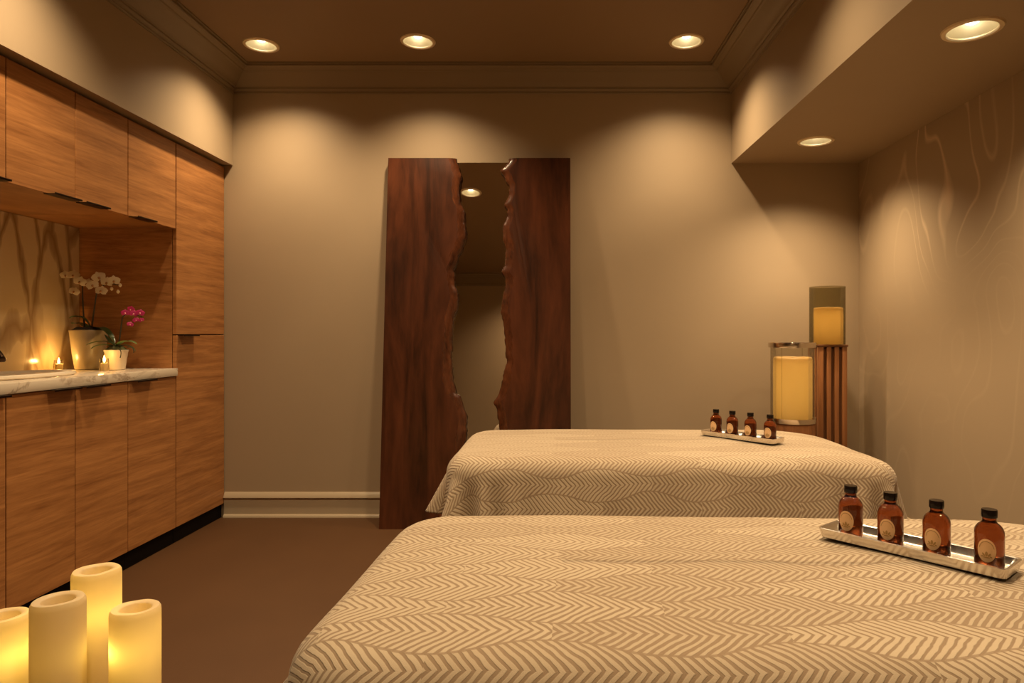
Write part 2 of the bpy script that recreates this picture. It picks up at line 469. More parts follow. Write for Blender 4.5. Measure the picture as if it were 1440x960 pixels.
unit('base_cabinet', 'narrow single-door oak base cabinet beside the tall cabinet', 'cabinet', Y3, Y4, ZD, .864, [(Y3, Y4 - .001, ZD, ZT, 'top', 3.105)], 'base cabinets under the marble counter')
unit('wall_cabinet', 'oak wall cabinet cut by the left frame edge, above the sink', 'cabinet', Y0, Y1, ZU + .004, ZUT, [(Y0, 2.06, ZU, ZUT, 'bottom', 1.88), (2.06, Y1, ZU, ZUT, 'bottom', 2.235)], 'wall cabinets above the counter')
unit('wall_cabinet', 'two-door oak wall cabinet above the splash panel, two dark pulls side by side', 'cabinet', Y1, Y3, ZU + .004, ZUT, [(Y1, Y2, ZU, ZUT, 'bottom', 2.59), (Y2, Y3, ZU, ZUT, 'bottom', 2.765)], 'wall cabinets above the counter')
unit('wall_cabinet', 'single-door oak wall cabinet above the orchids, next to the tall cabinet', 'cabinet', Y3, Y4, ZU + .004, ZUT, [(Y3, Y4 - .001, ZU, ZUT, 'bottom', 3.105)], 'wall cabinets above the counter')
unit('tall_cabinet', 'tall two-door oak cabinet standing in the back corner', 'cabinet', Y4 + .003, Y5, ZD, ZUT, [(Y4 + .002, Y5, ZD, 1.0745, 'top', 3.49), (Y4 + .002, Y5, 1.080, ZUT, 'bottom', 3.49)], None)
# remove the duplicate pull of the tall cabinet's upper door (the photo has one pull at the seam)
for o in list(bpy.data.objects):
    if o.name.startswith('handle') and o.parent and o.parent.parent and o.parent.parent.name.startswith('tall_cabinet'):
        zz = [v.co.z for v in o.data.vertices]
        if max(zz) > 1.0795: bpy.data.objects.remove(o)

o = obj('countertop', box((XBACK, Y0, .866), (XC + .012, Y4 - .002, .906), .003, 2), M_marble)
tag(o, 'long cream marble worktop with brown veins on the base cabinets', 'countertop')
o = obj('splash_panel', box((XL + .002, Y0, .907), (XL + .025, Y4 - .002, ZU + .002)), M_splash)
tag(o, 'pale stone splash panel with tree-like brown veins behind the sink and orchids', 'backsplash')
XSP = XL + .025

# sink: oval drop-in basin with a rolled rim
sx, sy = -2.205, 2.70
bm = bmesh.new()
rr = [(1.0, .0005), (1.03, .006), (1.02, .014), (.97, .018), (.92, .016), (.88, .010), (.80, .006), (.55, .0035), (.12, .002)]
lathe(bm, [(r * 1.0, z) for r, z in rr], (sx, sy, .9065), 56, .160, .30, cap0=False)
o = obj('sink_basin', bm, M_white); recenter(o, (sx, sy, .9065))
tag(o, 'oval white drop-in sink basin set in the marble worktop', 'sink')
# faucet
fx = -2.405
t = thing('faucet', 'dark bronze faucet at the left frame edge, its spout tip over the sink', 'faucet', (fx, 2.70, .9065))
obj('faucet_base', lathe(bmesh.new(), [(.028, 0), (.028, .006), (.02, .014), (.016, .03), (.016, .06)], (fx, 2.70, .9065), 24), M_bronze, t)
pts = bez((fx, 2.70, .96), (fx + .005, 2.70, 1.05), (fx + .07, 2.70, 1.045), 10) + bez((fx + .07, 2.70, 1.045), (fx + .15, 2.70, 1.03), (fx + .172, 2.70, .985), 8)[1:]
obj('spout', tube(bmesh.new(), pts, .013, 14), M_bronze, t)
obj('spout_tip', lathe(bmesh.new(), [(.011, .014), (.016, .010), (.016, 0), (.012, -.006), (.008, -.006)], (fx + .172, 2.70, .975), 20), M_bronze, t)
obj('lever', tube(bmesh.new(), [(fx, 2.70, .955), (fx - .005, 2.66, .975), (fx - .01, 2.60, .985)], .007, 10, .005), M_bronze, t)

# ------------------------------------------------------------------ votives on the counter
def point(name, loc, watts, col=(1, .55, .16), r=.012, parent=None):
    ld = bpy.data.lights.new(name, 'POINT'); ld.energy = watts; ld.color = col; ld.shadow_soft_size = r
    o_ = bpy.data.objects.new(name, ld); COL.objects.link(o_)
    if parent is not None:
        o_.parent = parent; o_.location = Vector(loc) - parent.location
    else: o_.location = loc
    return o_
def votive(c, h, r, label, watts):
    c = Vector(c)
    t = thing('votive_candle', label, 'candle', c, 0, 'lit votive candles on the counter')
    obj('wax', lathe(bmesh.new(), [(r * .85, 0), (r * .85, .004), (r * .8, h * .45), (r * .74, h * .5), (.0, h * .49)], c, 24), M_wax, t)
    obj('glass_cup', lathe(bmesh.new(), [(r, 0), (r * 1.0, h * .3), (r * .88, h * .8), (r * .86, h * .8), (r * .97, h * .3), (r * .95, .003)], c, 24, cap0=False, cap1=False), M_clear, t)
    obj('flame', lathe(bmesh.new(), [(0, h * .52), (.004, h * .58), (.0055, h * .68), (.003, h * .85), (0, h * 1.0)], c, 14), M_flame, t)
    point('flame_light', c + Vector((.0, 0, h * .72)), watts, parent=t, r=.008)
    return t
votive((-2.405, 3.245, .9065), .062, .022, 'lit votive candle close to the splash panel, left of the big cream pot', 2.6)
votive((-2.155, 3.20, .9065), .075, .021, 'lit votive candle between the two orchid pots', .8)

# ------------------------------------------------------------------ orchids
def leaf(bm, p0, p1, p2, w, n_=12, fold=.25):
    """arching strap leaf along a quadratic curve with a keel"""
    pts = bez(p0, p1, p2, n_); rows = []
    for i, p in enumerate(pts):
        t_ = i / n_
        d = (pts[min(i + 1, n_)] - pts[max(i - 1, 0)]).normalized()
        s_ = d.cross(Vector((0, 0, 1)))
        if s_.length < 1e-3: s_ = Vector((1, 0, 0))
        s_.normalize(); up = s_.cross(d)
        ww = w * (math.sin(PI * min(1, .16 + t_ * .84)) ** .6) * (1 if t_ < 1 else 0) + .0006
        rows.append([p - s_ * ww + up * ww * fold, p, p + s_ * ww + up * ww * fold, p - up * .0016])
    R = [[bm.verts.new(q) for q in r] for r in rows]
    for a, b_ in zip(R[:-1], R[1:]):
        bm.faces.new((a[0], a[1], b_[1], b_[0])); bm.faces.new((a[1], a[2], b_[2], b_[1]))
        bm.faces.new((a[0], b_[0], b_[3], a[3])); bm.faces.new((a[3], b_[3], b_[2], a[2]))
    return bm

def flower_bm(c, face, size, roll=0):
    """five petals (two broad, three narrow) cupped round the centre"""
    c = Vector(c); face = Vector(face).normalized()
    q = face.to_track_quat('Z', 'Y').to_matrix().to_4x4()
    T = Matrix.Translation(c) @ q @ Matrix.Rotation(roll, 4, 'Z')
    bm = bmesh.new()
    for ang, L, W in ((90, .95, .34), (205, .9, .32), (335, .9, .32), (18, 1, .56), (162, 1, .56)):
        a = math.radians(ang); nu, nv = 7, 5
        dr = Vector((math.cos(a), math.sin(a), 0)); sd = Vector((-math.sin(a), math.cos(a), 0))
        G = []
        for i in range(nu):
            t_ = i / (nu - 1); wd = W * (math.sin(PI * (.08 + .92 * t_) ** .85) ** .7 if t_ < 1 else .0) + .03 * (1 - t_)
            G.append([bm.verts.new(T @ ((dr * (L * t_) + sd * (wd * (j / (nv - 1) * 2 - 1)) + Vector((0, 0, .14 * t_ - .25 * t_ * t_ - .10 * (j / (nv - 1) * 2 - 1) ** 2 * wd))) * size)) for j in range(nv)])
        for i in range(nu - 1):
            for j in range(nv - 1):
                bm.faces.new((G[i][j], G[i][j + 1], G[i + 1][j + 1], G[i + 1][j]))
    return bm, T
def flower(parent, c, face, size, m1, m2, roll):
    bm, T = flower_bm(c, face, size, roll)
    f = obj('flower', bm, m1, parent, 80)
    lb = bmesh.new()
    lathe(lb, [(0, -.06), (.12, .0), (.17, .12), (.10, .25), (0, .28)], (0, -.10, 0), 12, 1, 1.3)
    bmesh.ops.transform(lb, matrix=T @ Matrix.Scale(size, 4), verts=lb.verts)
    l_ = obj('lip', lb, m2, parent, 80); l_.parent = f
    return f

YW = 3.35; px_ = lambda x, y, Y=YW: P(x, y, Y)
pc = P(125, 519, YW); pc.z = .9065; pc.x = max(pc.x, XSP + .086)
wo = thing('potted_orchid', 'large white orchid with two dark stems in a tapered cream pot', 'plant', pc)
obj('pot', lathe(bmesh.new(), [(.052, 0), (.058, .002), (.060, .01), (.070, .08), (.0815, .186), (.083, .192), (.081, .196), (.077, .193), (.074, .180)], pc, 44, cap1=False), M_pot, wo)
sm = lathe(bmesh.new(), [(.0755, .182), (.074, .198), (.05, .208), (0, .210)], pc, 30)
for v_ in sm.verts: v_.co.z += .006 * noise.noise(v_.co * 45) if v_.co.z > pc.z + .185 else 0
obj('potting_bark', sm, M_bark, wo)
for k, (a, b_, c_, w_) in enumerate([((128, 462), (118, 438), (97, 447), .020), ((124, 462), (110, 452), (101, 455), .022), ((122, 464), (112, 458), (101, 468), .020),
                                   ((126, 464), (118, 462), (106, 474), .018), ((128, 464), (146, 452), (162, 482), .020), ((128, 465), (138, 462), (147, 474), .018)]):
    dy = [-.02, .03, -.04, .02, -.05, .03][k]
    obj('leaf', leaf(bmesh.new(), P(*a, YW), P(*b_, YW + dy), P(*c_, YW + dy * 1.6), w_), M_leaf, wo, 60)
st1 = bez(P(119, 462, YW), P(116, 430, YW), P(116, 402, YW), 10) + bez(P(116, 402, YW), P(112, 388, YW), P(88, 386, YW - .02), 8)[1:]
st2_ = bez(P(129, 460, YW), P(133, 430, YW - .02), P(136, 412, YW - .03), 10) + bez(P(136, 412, YW - .03), P(146, 392, YW - .04), P(170, 402, YW - .05), 8)[1:]
for s_ in (st1, st2_):
    obj('stem', tube(bmesh.new(), s_, .0042, 8, .0022), M_stem, wo, 60)
for k, (x, y, dy, sz) in enumerate([(92, 387, -.02, .026), (103, 387, -.03, .030), (104, 410, -.02, .027), (112, 396, -.05, .030), (122, 399, -.03, .032), (130, 401, -.06, .030),
                                  (139, 390, -.05, .033), (142, 409, -.07, .030), (150, 397, -.05, .030), (160, 395, -.06, .030)]):
    fc = Vector((random.uniform(.25, .8), -1, random.uniform(-.15, .3)))
    flower(wo, P(x, y, YW + dy), fc, sz, M_wpetal, M_lip, random.uniform(-.4, .4))
for (x, y) in ((157, 406), (169, 401), (166, 410)):
    p = P(x, y, YW - .05)
    obj('bud', lathe(bmesh.new(), [(0, -.010), (.006, -.005), (.0075, 0), (.005, .007), (0, .011)], p, 12), M_wpetal, wo)

YP = 3.30
pc = P(163.5, 518, YP); pc.z = .9065
po = thing('potted_orchid', 'small pink orchid with one flower spray in a small white pot', 'plant', pc)
obj('pot', lathe(bmesh.new(), [(.034, 0), (.038, .002), (.039, .008), (.050, .086), (.054, .094), (.0535, .098), (.050, .097), (.048, .086)], pc, 40, cap1=False), M_pot2, po)
sm = lathe(bmesh.new(), [(.049, .088), (.047, .100), (.03, .112), (0, .116)], pc, 26)
for v_ in sm.verts: v_.co.z += .007 * noise.noise(v_.co * 60) if v_.co.z > pc.z + .09 else 0
obj('moss', sm, M_moss, po)
for k, (a, b_, c_, w_, mm) in enumerate([((164, 486), (145, 474), (121, 485), .011, M_leaf), ((162, 488), (142, 480), (128, 490), .012, M_leaf), ((165, 486), (178, 474), (193, 484), .015, M_leaf2),
                                       ((168, 486), (184, 482), (191, 494), .010, M_leaf), ((163, 487), (152, 478), (147, 470), .010, M_leaf)]):
    dy = [-.03, -.06, -.05, .03, .03][k]
    obj('leaf', leaf(bmesh.new(), P(*a, YP), P(*b_, YP + dy), P(*c_, YP + dy), w_), mm, po, 60)
for a, b_, c_ in (((167, 491), (172, 492), (169, 503)), ((178, 488), (189, 486), (188, 496))):
    obj('root', tube(bmesh.new(), bez(P(*a, YP - .05), P(*b_, YP - .06), P(*c_, YP - .058), 8), .0022, 7), M_stem, po, 60)
obj('stem', tube(bmesh.new(), bez(P(167, 484, YP), P(170, 462, YP), P(172, 446, YP), 10) + bez(P(172, 446, YP), P(180, 436, YP), P(200, 446, YP - .02), 8)[1:], .0036, 8, .002), M_stem, po, 60)
for (x, y, dy, sz) in [(176, 440, -.02, .020), (184, 435, -.01, .020), (188, 441, -.03, .021), (197, 440, -.03, .021), (183, 456, -.03, .016), (191, 450, -.04, .016), (199, 450, -.03, .013)]:
    fc = Vector((random.uniform(.0, .8), -1, random.uniform(-.2, .4)))
    flower(po, P(x, y, YP + dy), fc, sz, M_ppetal, M_plip, random.uniform(-.5, .5))

# ------------------------------------------------------------------ live-edge mirror leaning on the back wall
TA = math.atan((3.931 - 3.725) / 2.1116); ML_H = 2.1116 / math.cos(TA)
up = Vector((0, math.sin(TA), math.cos(TA))); nrm = Vector((0, -math.cos(TA), math.sin(TA))); org = Vector((-.45, 3.725, 0))
def on_plane(px, py):
    r = Vector(((px - VX) / F, 1, (VY - py) / F)); c = Vector((0, 0, HC))
    k = (org - c).dot(nrm) / r.dot(nrm); p = c + r * k
    return p.x, (p - org).dot(up)
LEFT = [(641, 222.5), (641.5, 226), (643.7, 238), (647, 246.6), (643.7, 266), (645, 283), (650, 294), (652, 308), (653.6, 331), (649, 345), (641, 362), (636, 379), (636.7, 398), (641.5, 412), (641, 429),
        (635, 449), (632.5, 477), (632.4, 489), (631.4, 511), (634.6, 534), (638, 553), (644, 556.6), (649, 573), (654, 589), (653, 618), (649, 634), (644, 647), (634, 668), (630, 700), (626, 743)]
RIGHT = [(717, 222.5), (717, 226), (711, 232.5), (705.6, 238), (712.6, 252), (717, 258), (717, 275), (710, 287), (714, 294), (714, 303), (708, 320), (708.4, 334), (712.6, 350.6), (711, 373), (705.6, 381.5), (712.6, 391),
         (711, 404), (707, 424), (706, 440.6), (710, 457.5), (711, 477), (712, 490), (714, 508), (709, 527.5), (702.5, 553), (695, 566), (701, 579), (702.5, 595), (705, 620), (712, 660), (708, 700), (712, 743)]
def dens(pts, seed):
    q = [on_plane(*p) for p in pts]
    q[0] = (q[0][0], ML_H); q[-1] = (q[-1][0], 0)
    out = []
    for a, b_ in zip(q[:-1], q[1:]):
        m_ = max(1, int(abs(a[1] - b_[1]) / .011))
        for i in range(m_):
            t_ = i / m_; t2 = t_ * t_ * (3 - 2 * t_) * .5 + t_ * .5
            w_ = a[1] + (b_[1] - a[1]) * t_
            x = a[0] + (b_[0] - a[0]) * t2
            x += .0045 * noise.noise(Vector((seed, w_ * 22, 0))) + .0045 * noise.noise(Vector((seed + 5, w_ * 60, 0)))
            out.append((x, w_))
    out.append(q[-1]); return out
mir = thing('floor_mirror', 'tall mirror between two dark live-edge wood planks leaning on the back wall', 'mirror', org)
T_ = .045
XOL = (546 - VX) / F * 3.931; XOR = (802 - VX) / F * 3.931
def pt(x, w_, d): return Vector((x, org.y, org.z)) + up * w_ - nrm * d      # d = depth behind the front face
def plank(edge, xo, sgn, seed):
    """sgn +1: live edge is on the right of the plank"""
    def ring(d, f):
        return [pt(x + sgn * f(i), w_, d) for i, (x, w_) in enumerate(edge)]
    j = lambda i, k: .5 + .5 * noise.noise(Vector((seed * 3.1 + k, edge[i][1] * 30, k)))
    j2 = lambda i: .5 + .5 * noise.noise(Vector((seed * 1.7, edge[i][1] * 7, 2))) + .25 * noise.noise(Vector((seed, edge[i][1] * 26, 4)))
    R = [ring(T_, lambda i: -.004), ring(T_ * .7, lambda i: .004 + .004 * j(i, 1)), ring(T_ * .42, lambda i: .004 + .006 * j(i, 2)), ring(T_ * .20, lambda i: -.001 + .004 * j(i, 3)), ring(T_ * .07, lambda i: -.010 - .010 * j(i, 4)), ring(0, lambda i: -.020 - .034 * j2(i))]
    def outer(d): return [pt(xo, ML_H, d), pt(xo, 0, d)]
    bm = bmesh.new()
    V = [[bm.verts.new(p) for p in r] for r in R]
    fo = [bm.verts.new(p) for p in outer(0)]; bo = [bm.verts.new(p) for p in outer(T_)]
    m_ = len(edge)
    ef = []
    for a, b_ in zip(V[:-1], V[1:]):
        for i in range(m_ - 1): ef.append(bm.faces.new((a[i], a[i + 1], b_[i + 1], b_[i])))
    bm.faces.new(V[-1] + [fo[1], fo[0]]); bm.faces.new(V[0] + [bo[1], bo[0]])
    bm.faces.new((fo[0], fo[1], bo[1], bo[0]))
    bm.faces.new([fo[0], bo[0]] + [r[0] for r in V]); bm.faces.new([fo[1], bo[1]] + [r[-1] for r in V])
    for f in ef: f.material_index = 1
    o_ = obj('plank', bm, M_slab, mir, 40); o_.data.materials.append(M_edge)
    return o_
eL = dens(LEFT, 1.3); eR = dens(RIGHT, 9.7)
plank(eL, XOL, 1, 1.3); plank(eR, XOR, -1, 9.7)
bm = bmesh.new()
q = [(-.68, .03), (-.22, .03), (-.22, ML_H - .012), (-.68, ML_H - .012)]
a = [bm.verts.new(pt(x, w_, T_ + .001)) for x, w_ in q]; b2 = [bm.verts.new(pt(x, w_, T_ + .006)) for x, w_ in q]
bm.faces.new(a); bm.faces.new(b2)
for i in range(4): bm.faces.new((a[i], a[(i + 1) % 4], b2[(i + 1) % 4], b2[i]))
obj('mirror_glass', bm, M_mirror, mir)
# ------------------------------------------------------------------ treatment beds
HX, HY, ZT_ = .862, .42, .62; R_ = .075
def top_z(lx, ly):
    z = ZT_ + .012 * (1 - (ly / HY) ** 2) * (1 - (lx / HX) ** 4)
    z -= .035 * max(0, (lx - .52) / .32) ** 2
    z += .0035 * noise.noise(Vector((lx * 3.1, ly * 5.0, 1.7)))
    return z
def spread(cx, cy, rz, seed, dropf, label, fl_l=0):
    rc = .15
    N_ = 520; per = []
    sx_, sy_ = HX - rc, HY - rc
    L1, L2, La = 2 * sx_, 2 * sy_, PI / 2 * rc; tot = 2 * (L1 + L2) + 4 * La
    for k in range(N_):
        s_ = tot * k / N_
        for (ln, kind, c0, c1) in ((L1, 's', (-sx_, -HY), (0, -1)), (La, 'a', (sx_, -sy_), -90), (L2, 's2', (HX, -sy_), (1, 0)), (La, 'a', (sx_, sy_), 0), (L1, 's3', (sx_, HY), (0, 1)), (La, 'a', (-sx_, sy_), 90), (L2, 's4', (-HX, sy_), (-1, 0)), (La, 'a', (-sx_, -sy_), 180)):
            if s_ <= ln: break
            s_ -= ln
        if kind == 'a':
            an = math.radians(c1) + s_ / rc; nn = Vector((math.cos(an), math.sin(an))); p = Vector(c0) + nn * rc; cf = .65 + .35 * math.sin(PI * s_ / La)
        else:
            dr = {'s': (1, 0), 's2': (0, 1), 's3': (-1, 0), 's4': (0, -1)}[kind]
            p = Vector(c0) + Vector(dr) * s_; nn = Vector(c1); cf = 0
            e = min(s_, ln - s_); cf = max(0, 1 - e / .24) ** 1.3 * .65
        per.append((p, nn, cf, tot * k / N_))
    bm = bmesh.new(); uvl = bm.loops.layers.uv.new('UVMap'); vuv = {}
    rings = []
    def add(x, y, z, uvp):
        v_ = bm.verts.new((x, y, z)); vuv[v_] = uvp; return v_
    for i in range(17):
        k_ = i / 16; r = []
        for p, nn, cf, s_ in per:
            pi = p - nn * R_; sk = Vector((max(-HX + HY, min(HX - HY, pi.x)), 0))
            q_ = sk + (pi - sk) * k_
            r.append(add(q_.x, q_.y, top_z(q_.x, q_.y), (q_.x, q_.y)))
        rings.append(r)
    for i in range(1, 9):
        ph = PI / 2 * i / 8; r = []
        for p, nn, cf, s_ in per:
            pi = p - nn * R_; q_ = pi + nn * R_ * math.sin(ph); fl = pi + nn * R_ * ph
            r.append(add(q_.x, q_.y, top_z(pi.x, pi.y) - R_ * (1 - math.cos(ph)), (fl.x, fl.y)))
        rings.append(r)
    nd = 24
    for i in range(1, nd + 1):
        r = []
        for p, nn, cf, s_ in per:
            ang = math.atan2(nn.y, nn.x)
            D = dropf(p, nn, cf)
            t_ = D * i / nd
            pi = p - nn * R_
            wob_ = noise.noise(Vector((s_ * 5.5, seed, 0))) * .6 + noise.noise(Vector((s_ * 11, seed + 3, 0))) * .4
            A = min(1, t_ / .22) * (.026 + .035 * cf)
            q_ = p + nn * ((.042 * (1 - .3 * cf) + fl_l * max(0, -nn.x) ** 2) * t_ / .3 + A * wob_ + cf * .05 * math.sin(s_ * 50 + seed) * min(1, t_ / .2))
            fl = pi + nn * (R_ * PI / 2 + t_)
            r.append(add(q_.x, q_.y, top_z(pi.x, pi.y) - R_ - t_ * .985, (fl.x, fl.y)))
        rings.append(r)
    for a, b_ in zip(rings[:-1], rings[1:]):
        for k in range(N_):
            k2 = (k + 1) % N_
            bm.faces.new((a[k], a[k2], b_[k2], b_[k]))
    for f in bm.faces:
        for lp in f.loops: lp[uvl].uv = vuv[lp.vert]
    bmesh.ops.remove_doubles(bm, verts=rings[0], dist=1e-5)
    bmesh.ops.dissolve_degenerate(bm, dist=1e-6, edges=bm.edges)
    o_ = obj('bedspread', bm, M_spread, None, 80)
    so = o_.modifiers.new('thickness', 'SOLIDIFY'); so.thickness = .004; so.offset = -1
    o_.location = (cx, cy, 0); o_.rotation_euler = (0, 0, rz)
    tag(o_, label, 'bedspread', 'leaf-pattern spreads on the treatment beds')
    return o_
def bed(cx, cy, rz, label):
    t = thing('treatment_bed', label, 'bed', (cx, cy, 0), rz, 'treatment beds')
    bm = bmesh.new(); bx(bm, (-HX + .05, -HY + .05, .47), (HX - .05, HY - .05, ZT_ - .075), .04, 4); obj('mattress', bm, M_pad, t, local=True)
    obj('bed_frame', box((-HX + .08, -HY + .07, .38), (HX - .08, HY - .07, .47), .006), M_stool, t, local=True)
    for a in (-1, 1):
        for c in (-1, 1):
            x, y = a * (HX - .16), c * (HY - .14)
            obj('leg', box((x - .03, y - .03, 0), (x + .03, y + .03, .38), .004), M_stool, t, local=True)
    return t
FAR = (.437, 2.87, 0); NEAR = (.452, 1.32, -.03)
def drop_far(p, nn, cf):
    if nn.x < -.3 and nn.y > -.75: return .15
    if nn.x < -.3: return .15 + .30 * min(1, (-nn.y - .75) / .2)
    return .42
def drop_near(p, nn, cf): return .42
bed(*FAR, 'far treatment bed hidden under its leaf-pattern spread, near the mirror')
bed(*NEAR, 'near treatment bed hidden under its leaf-pattern spread, in front')
spread(*FAR, 2.0, drop_far, 'tan leaf-pattern bedspread on the far bed, in front of the mirror', .06)
spread(*NEAR, 9.0, drop_near, 'tan leaf-pattern bedspread on the near bed, filling the lower right', .14)
def bed_z(bed_, x, y):
    cx, cy, rz = bed_; dx, dy = x - cx, y - cy; c, s_ = math.cos(-rz), math.sin(-rz)
    return top_z(dx * c - dy * s_, dx * s_ + dy * c)

# ------------------------------------------------------------------ trays and bottles
TL, TW = .18, .049
def rrect(hx, hy, rc, n_=6):
    out = []
    for cx, cy, a0 in ((hx - rc, hy - rc, 0), (-hx + rc, hy - rc, 90), (-hx + rc, -hy + rc, 180), (hx - rc, -hy + rc, 270)):
        for k in range(n_ + 1):
            a = math.radians(a0 + 90 * k / n_); out.append((cx + rc * math.cos(a), cy + rc * math.sin(a)))
    return out
def tray_bm():
    bm = bmesh.new(); R = []
    for ins, z in ((.010, 0), (.004, .003), (.0005, .019), (0, .0215), (.003, .0225), (.006, .021), (.012, .009), (.017, .0055), (.03, .005)):
        R.append([bm.verts.new((x, y, z)) for x, y in rrect(TL - ins, TW - ins, max(.004, .012 - ins * .3))])
    for a, b_ in zip(R[:-1], R[1:]):
        for k in range(len(a)): bm.faces.new((a[k], a[(k + 1) % len(a)], b_[(k + 1) % len(a)], b_[k]))
    bm.faces.new(R[0]); bm.faces.new(R[-1]); return bm
dT = Vector((.66, -.751)).normalized(); aT = math.atan2(dT.y, dT.x)
def tray_at(cx, cy, bed_, label):
    nT = Vector((-dT.y, dT.x))
    z = max(bed_z(bed_, cx + dT.x * i * TL + nT.x * j * TW, cy + dT.y * i * TL + nT.y * j * TW) for i in (-1, -.5, 0, .5, 1) for j in (-1, 0, 1)) + .001
    o_ = obj('serving_tray', tray_bm(), M_silver); o_.location = (cx, cy, z); o_.rotation_euler = (0, 0, aT)
    tag(o_, label, 'tray', 'silver trays holding oil bottles'); return z
NT = (.727, 1.373); FT = (.787, 2.868)
zN = tray_at(*NT, NEAR, 'long hammered silver tray of bottles on the near bed')
zF = tray_at(*FT, FAR, 'long silver tray of bottles on the far bed')

bt = thing('oil_bottle', 'x', 'bottle', (0, 0, 0))
RB = .025
body = [(0, .001), (.019, 0), (.0235, .001), (.025, .004), (.025, .065), (.0244, .070), (.0225, .0755), (.019, .0805), (.0148, .084), (.0122, .0868), (.0116, .090), (.0116, .098), (0, .098)]
obj('bottle_body', lathe(bmesh.new(), body, (0, 0, 0), 40), M_amber, bt, 50, local=True)
cp = lathe(bmesh.new(), [(.0118, .0945), (.0132, .0948), (.0136, .096), (.0136, .108), (.0129, .1098), (0, .110)], (0, 0, 0), 40, cap0=False)
obj('cap', cp, M_cap, bt, 40, local=True)
def patch(bm, f_in, f_out, zc, hw, hh, dr, n_=40, a0=0, a1=2 * PI, thick=.0003):
    """ring or disc (f_in = 0) of an oval wrapped on the bottle, facing -Y"""
    def q_(k, f, r_):
        a = a0 + (a1 - a0) * k / n_
        th = hw * f * math.cos(a) / RB; return (r_ * math.sin(th), -r_ * math.cos(th), zc + hh * f * math.sin(a))
    closed = abs(a1 - a0 - 2 * PI) < 1e-6
    m_ = n_ if closed else n_ + 1
    fs = [f_in + (f_out - f_in) * i / 4 for i in range(5)]
    rings = [[bm.verts.new(q_(k, f, RB + dr)) for k in range(m_)] for f in fs]
    rings.append([bm.verts.new(q_(k, fs[-1], RB + dr - thick)) for k in range(m_)])
    if f_in > 0: rings.insert(0, [bm.verts.new(q_(k, f_in, RB + dr - thick)) for k in range(m_)])
    for a, b_ in zip(rings[:-1], rings[1:]):
        for k in range(m_ if closed else m_ - 1):
            bm.faces.new((a[k], a[(k + 1) % m_], b_[(k + 1) % m_], b_[k]))
    if f_in == 0: bmesh.ops.remove_doubles(bm, verts=bm.verts, dist=1e-6)
    return bm
LZ, LW, LH = .037, .0155, .0215
lab = obj('oval_label', patch(bmesh.new(), 0, 1, LZ, LW, LH, .0006), M_label, bt, 60, local=True)
lab['label'] = 'oval cream paper label'
rg = bmesh.new(); patch(rg, .76, .82, LZ, LW, LH, .0009, 40, math.radians(15), math.radians(165))
rr_ = obj('label_border', rg, M_ink2, bt, 60, local=True); rr_.parent = lab
em = bmesh.new()
for (ox, oz, w_, h_, a_) in ((0, -.006, .0022, .0045, 0), (-.0045, -.0075, .0016, .0036, .6), (.0045, -.0075, .0016, .0036, -.6), (0, -.0125, .006, .0012, 0), (-.007, -.011, .0022, .0011, .5), (.007, -.011, .0022, .0011, -.5)):
    vs = []
    for k in range(14):
        a = 2 * PI * k / 14; x = w_ * math.cos(a); z = h_ * math.sin(a)
        xx = ox + x * math.cos(a_) - z * math.sin(a_); zz = LZ + oz + x * math.sin(a_) + z * math.cos(a_)
        vs.append(em.verts.new(((RB + .00095) * math.sin(xx / RB), -(RB + .00095) * math.cos(xx / RB), zz)))
    em.faces.new(vs)
eo = obj('label_emblem', em, M_ink, bt, 60, local=True); eo.parent = lab
places = ['first from the left', 'second from the left', 'third from the left', 'last on the right']
first = True
for (tc_, zt, where, grp) in ((NT, zN, 'near', 'oil bottles on the near tray'), (FT, zF, 'far', 'oil bottles on the far tray')):
    for k, s_ in enumerate((-.128, -.044, .045, .137)):
        x = tc_[0] + dT.x * s_; y = tc_[1] + dT.y * s_
        lb = 'amber glass oil bottle with black cap, %s on the %s tray' % (places[k], where)
        rz = math.atan2(-.70, -.72) + PI / 2 + (.0, .06, -.03, .05)[k]
        if first:
            bt.location = (x, y, zt + .0056); bt.rotation_euler = (0, 0, rz); bt['label'] = lb; bt['group'] = grp; first = False
        else: dup(bt, (x, y, zt + .0056), rz, lb, grp)

# ------------------------------------------------------------------ pillar candles on the low stool
def pillar(c, h, r, label, watts, lz, loff=(0, 0), well=.62, m=M_wax, grp='pillar candles on the low stool', col=(1, .72, .22)):
    c = Vector(c)
    t = thing('pillar_candle', label, 'candle', c, 0, grp)
    pr = [(0, .0005), (r * .97, .0005), (r, .003), (r, h - .012), (r * .985, h - .005), (r * .93, h - .0005), (r * .86, h), (r * (well + .05), h - .0015), (r * well, h - .004), (r * (well - .02), h - .022), (r * well * .6, h - .026), (0, h - .027)]
    bm = lathe(bmesh.new(), pr, c, 56)
    for v_ in bm.verts:
        if v_.co.z > c.z + h - .03:
            v_.co.z += .0025 * noise.noise(Vector((v_.co.x * 25, v_.co.y * 25, 3)))
    obj('wax_body', bm, m, t, 40)
    obj('wick', tube(bmesh.new(), [c + Vector((0, 0, h - .028)), c + Vector((.001, 0, h - .018)), c + Vector((.004, .001, h - .012))], .0012, 7), M_black, t)
    if isinstance(lz, tuple):
        for z_ in lz: point('candle_glow', c + Vector((loff[0], loff[1], z_)), watts / len(lz), col, .03, t)
    else: point('candle_glow', c + Vector((loff[0], loff[1], lz)), watts, col, .014, t)
    return t
ZST = .255
stx, sty = -.985, 1.325
stl = thing('low_stool', 'low round dark wooden stool carrying the four pillar candles', 'stool', (stx, sty, 0))
obj('stool_top', lathe(bmesh.new(), [(.24, ZST - .03), (.252, ZST - .026), (.255, ZST - .015), (.252, ZST - .003), (.245, ZST)], (stx, sty, 0), 56), M_stool, stl)
